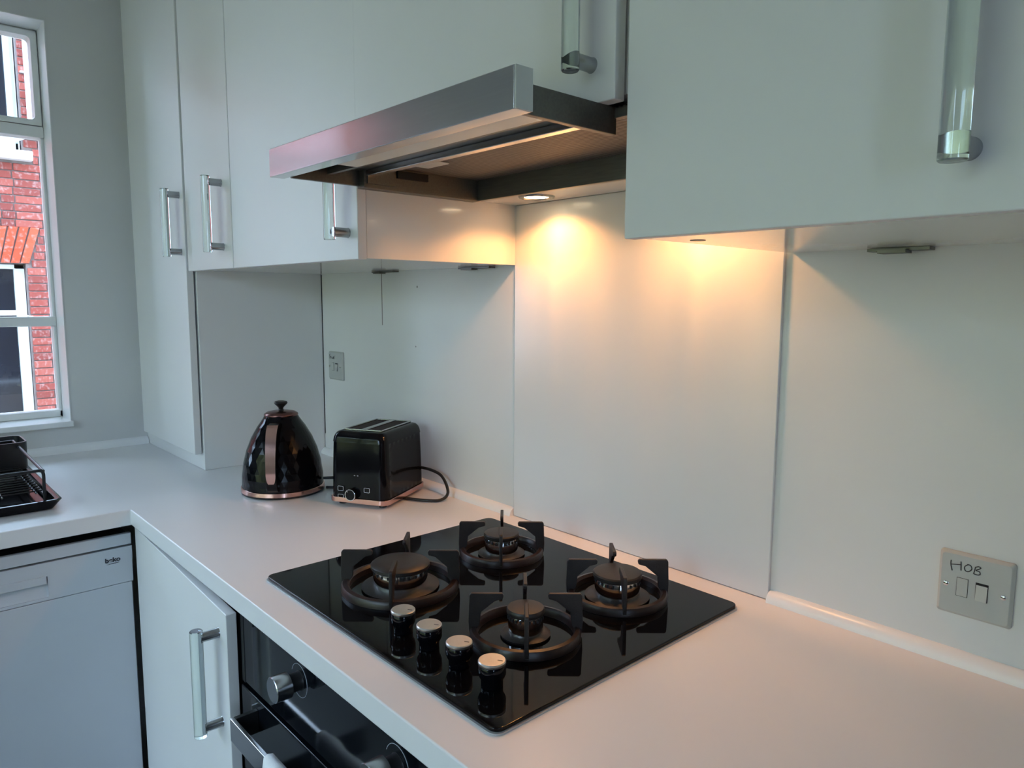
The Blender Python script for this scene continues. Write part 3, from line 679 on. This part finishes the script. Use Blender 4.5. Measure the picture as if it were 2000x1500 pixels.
ho = MB().loft([rect(-.268, -.155, -1.0, -.738, .030, .012), rect(-.272, -.150, -1.005, -.736, .098, .022), rect(-.272, -.150, -1.005, -.736, .101, .022),
                rect(-.268, -.154, -1.001, -.740, .101, .02), rect(-.264, -.158, -.997, -.744, .036, .012)])
ho.build('cutlery_holder', 'black', t, sharp=30, label='black plastic cutlery holder')

# ------------------------------------------------------------------ switches
def stroke(path, X, Z, yv, r=.00065, smoothit=True):
    pts = [(X+u/1000, yv, Z+v/1000) for u, v in path]
    return MB().tube(catmull(pts, 5) if smoothit and len(pts) > 2 else pts, r, 6)
def plate(name, label, X, Z, sz, strokes, lab2):
    t = thing(name, label, 'switch', (X+sz/2, 0, Z), 'fused switch plates on the wall')
    k = sz/.086
    m = MB().loft([[Vector((a, 0.0, b)) for a, b in rrect(X+sz/2, Z+sz/2, sz/2, sz/2, .004, 4)], [Vector((a, -.004, b)) for a, b in rrect(X+sz/2, Z+sz/2, sz/2, sz/2, .004, 4)],
                   [Vector((a, -.0075, b)) for a, b in rrect(X+sz/2, Z+sz/2, sz/2-.0035, sz/2-.0035, .004, 4)]])
    m.build('plate', 'plate', t, bevel=.0006)
    P = lambda u, v: (X+u*k/1000, Z+v*k/1000)
    for u in (10.2, 75.8):
        a, b = P(u, 40.5)
        s_ = MB().lathe([(.0034, -.0073), (.0034, -.0080), (.0026, -.0087), (.0002, -.0090)], (a, 0, b), 20, 'y').build('screw', 'alu', t)
        MB().box(a-.0026, a+.0026, -.0092, -.0086, b-.0004, b+.0004).build('screw_slot', 'void', s_)
    a, b = P(22.4, 27.4); c, d = P(36, 52.6)
    MB().box(a, c, -.0078, -.0070, b, d).build('fuse_recess', 'void', t)
    MB().box(a+.0005, c-.0005, -.0084, -.0070, b+.0005, d-.0005).build('fuse_carrier', 'plate', t, bevel=.0004)
    a, b = P(44.3, 27.4); c, d = P(58.8, 51.5)
    MB().box(a, c, -.0078, -.0070, b, d).build('rocker_recess', 'void', t)
    r_ = MB().prism([(-.0074, b+.0006), (-.0108, b+.0006), (-.0080, d-.0030), (-.0074, d-.0030)], a+.0007, c-.0007, 'x')
    r_.v = [(x, y, z) for x, y, z in r_.v]
    r_.build('rocker', 'plate', t, bevel=.0004)
    wm = MB()
    for st in strokes:
        q = stroke([(u*k, v*k) for u, v in st], X, Z, -.0078); wm.add(q.v, q.f)
    wm.build('handwriting', 'ink', t, label=lab2)
    return t
HOB = [[(14.2, 73.6), (14.3, 67.5), (16.2, 59.7)], [(14.3, 67.8), (26.2, 70.2)], [(25.8, 74.5), (26.5, 62.4)],
       [(33.5, 72.0), (30.4, 68.6), (31.3, 63.8), (35.1, 63.4), (38.6, 67.5), (37.0, 72.0), (33.2, 72.4)],
       [(42.5, 71.5), (42.0, 66.9), (41.0, 62.2)], [(42.5, 71.4), (46.2, 73.1), (48.6, 71.6), (43.6, 67.4), (47.5, 66.5), (48.2, 63.3), (45.4, 61.8), (41.2, 62.2)]]
plate('fused_switch', 'grey fused switch plate with HOB written in marker, right of the splashback', 1.738, .0645, .0845, HOB, 'handwritten word HOB')
SCR = [[(14, 78), (11, 75), (12, 70), (11.5, 64)], [(11.5, 70), (16, 71)], [(19, 71), (19, 64)], [(25, 69), (26, 64), (30, 65), (31.5, 70)], [(36, 71), (34, 65), (38, 64), (38.5, 74)]]
plate('fused_switch', 'grey fused switch plate on the wall behind the toaster', .0835, .232, .083, SCR, 'faint handwritten scribble')

# ------------------------------------------------------------------ base units under the worktop
def text_mesh(body, size, fn, name, mt, parent, offset=0.0, ext=.0003):
    cu = bpy.data.curves.new(name, 'FONT'); cu.body = body; cu.size = size; cu.extrude = ext; cu.offset = offset
    o = bpy.data.objects.new(name, cu); COL.objects.link(o); dg = bpy.context.evaluated_depsgraph_get(); dg.update()
    me = bpy.data.meshes.new_from_object(o.evaluated_get(dg)); bpy.data.objects.remove(o); bpy.data.curves.remove(cu)
    mb = MB(); mb.add([fn(v.co) for v in me.vertices], [tuple(p.vertices) for p in me.polygons]); bpy.data.meshes.remove(me)
    return mb.build(name, mt, parent, smooth=False)
DX = .272
t = thing('dishwasher', 'silver dishwasher under the worktop below the dish rack', 'dishwasher', (0, -.91, ZF))
MB().box(-.30, DX-.022, -1.21, -.614, ZF+.02, -.070).build('body', 'void', t)  # body coloured near-black for the deep shade in the gaps around it
MB().box(DX-.012, DX, -1.212, -.612, -.0885, -.062).build('top_edge', 'dwash', t, bevel=.002)
cpn = MB().box(DX-.02, DX, -1.212, -.612, -.1225, -.0925).box(DX-.02, DX, -.779, -.613, -.175, -.1225).box(DX-.02, DX, -1.212, -1.06, -.175, -.1225)\
    .box(DX-.02, DX, -1.06, -.779, -.175, -.1690).add([(DX-.016, -1.06, -.1225), (DX-.016, -.779, -.1225), (DX-.003, -.779, -.170), (DX-.003, -1.06, -.170)], [(0, 1, 2, 3)])
cpn.build('control_panel', 'dwash', t, label='silver control panel with recessed grip')
MB().box(DX-.006, DX+.0025, -1.058, -.781, -.1385, -.1215).build('grip_lip', 'dwash', t, bevel=.0015)
MB().box(DX-.02, DX, -1.212, -.615, ZF+.12, -.1765).build('door', 'dwash', t, bevel=.002)
text_mesh('beko', .0145, lambda c: (DX+.0004+c.z, -.6685+c.x*1.08, -.1215+c.y), 'lettering', 'ink', t, .0004)
MB().add([(DX+.0003, -.667, -.1268), (DX+.0003, -.640, -.1255), (DX+.0003, -.640, -.1240), (DX+.0003, -.660, -.1253)], [(0, 1, 2, 3)]).build('lettering', 'ink', t, smooth=False)

hp_ = (.283, -.607); ang = math.radians(-2.0)
def D2(p):
    q = p-Vector((hp_[0], hp_[1], 0)); c, s = math.cos(ang), math.sin(ang); return Vector((hp_[0]+q.x*c-q.y*s, hp_[1]+q.x*s+q.y*c, p.z))
t = thing('base_cabinet', 'white base cabinet with its door slightly ajar beside the oven', 'cabinet', (.58, -.3, ZF))
MB().box(.30, .882, -.585, -.01, ZF, -.0405).build('carcase', 'void', t)  # carcase coloured near-black for the shaded gap around the door
MB().box(hp_[0], hp_[0]+.600, hp_[1], hp_[1]+DT, ZF+.12, -.0475).xf(D2).build('door', 'lacq', t, bevel=.0015)
handle(t, hp_[0]+.560, hp_[1], -.266, -.078, ang, hp_)

t = thing('oven', 'black glass built-in oven below the gas hob', 'oven', (1.19, -.3, ZF))
OX0, OX1, OY = .889, 1.484, -.606
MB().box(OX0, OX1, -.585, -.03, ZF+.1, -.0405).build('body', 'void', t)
MB().box(OX0, OX1, OY, -.5855, -.165, -.0425).build('control_panel', 'oglass', t, bevel=.002, label='black glass control panel')
MB().box(OX0, OX0+.012, OY-.001, -.5855, -.165, -.0425).build('side_trim', 'black', t, bevel=.001)
for kx in (1.103, 1.358):
    kz = -.0775
    k = MB().lathe([(.0175, -.6475), (.0185, -.6465), (.0185, -.624), (.0175, -.623)], (kx, 0, kz), 36, 'y').build('knob', 'chrome', t, sharp=30)
    MB().lathe([(.0135, -.6235), (.0135, -.608), (.0145, -.6062)], (kx, 0, kz), 30, 'y').build('knob_collar', 'black', k)
    arc = [(kx+.0245*math.cos(math.radians(a)), OY-.0004, kz+.0245*math.sin(math.radians(a))) for a in range(-120, 165, 8)]
    MB().tube(arc, .0003, 5).build('dial_scale', 'icon', k)
MB().box(OX0, OX1, OY-.003, -.5855, ZF+.13, -.171).build('door', 'oglass', t, bevel=.002, label='black glass oven door')
hb = MB().box(.948, 1.425, -.652, -.645, -.226, -.1885).build('handle', 'steel', t, bevel=.001, label='flat brushed steel handle')
for xa in (.948, 1.417): MB().box(xa, xa+.008, -.645, -.6095, -.226, -.1885).build('handle_bracket', 'black', hb)
tw = MB(); nx = 22; prof = [(-.6385, -.33), (-.639, -.26), (-.6395, -.20), (-.6415, -.1865), (-.6485, -.1845), (-.6555, -.1870), (-.6575, -.20), (-.6585, -.28), (-.6590, -.40), (-.6590, -.48)]
rows = []
for i in range(nx+1):
    x = 1.082+.26*i/nx
    rows.append([(x, y-.0022*math.sin(i*1.1+z*9)*(1 if y < -.65 else 0), z) for y, z in prof])
vs = [p for r_ in rows for p in r_]; m_ = len(prof)
tw.add(vs, [(i*m_+j, (i+1)*m_+j, (i+1)*m_+j+1, i*m_+j+1) for i in range(nx) for j in range(m_-1)])
to = tw.build('tea_towel', 'towel', sharp=80); tag(to, 'white tea towel draped over the oven handle', 'towel')
sm = to.modifiers.new('thickness', 'SOLIDIFY'); sm.thickness = .003; sm.offset = 0

for o in bpy.data.objects:
    if '_o' in o: del o['_o']
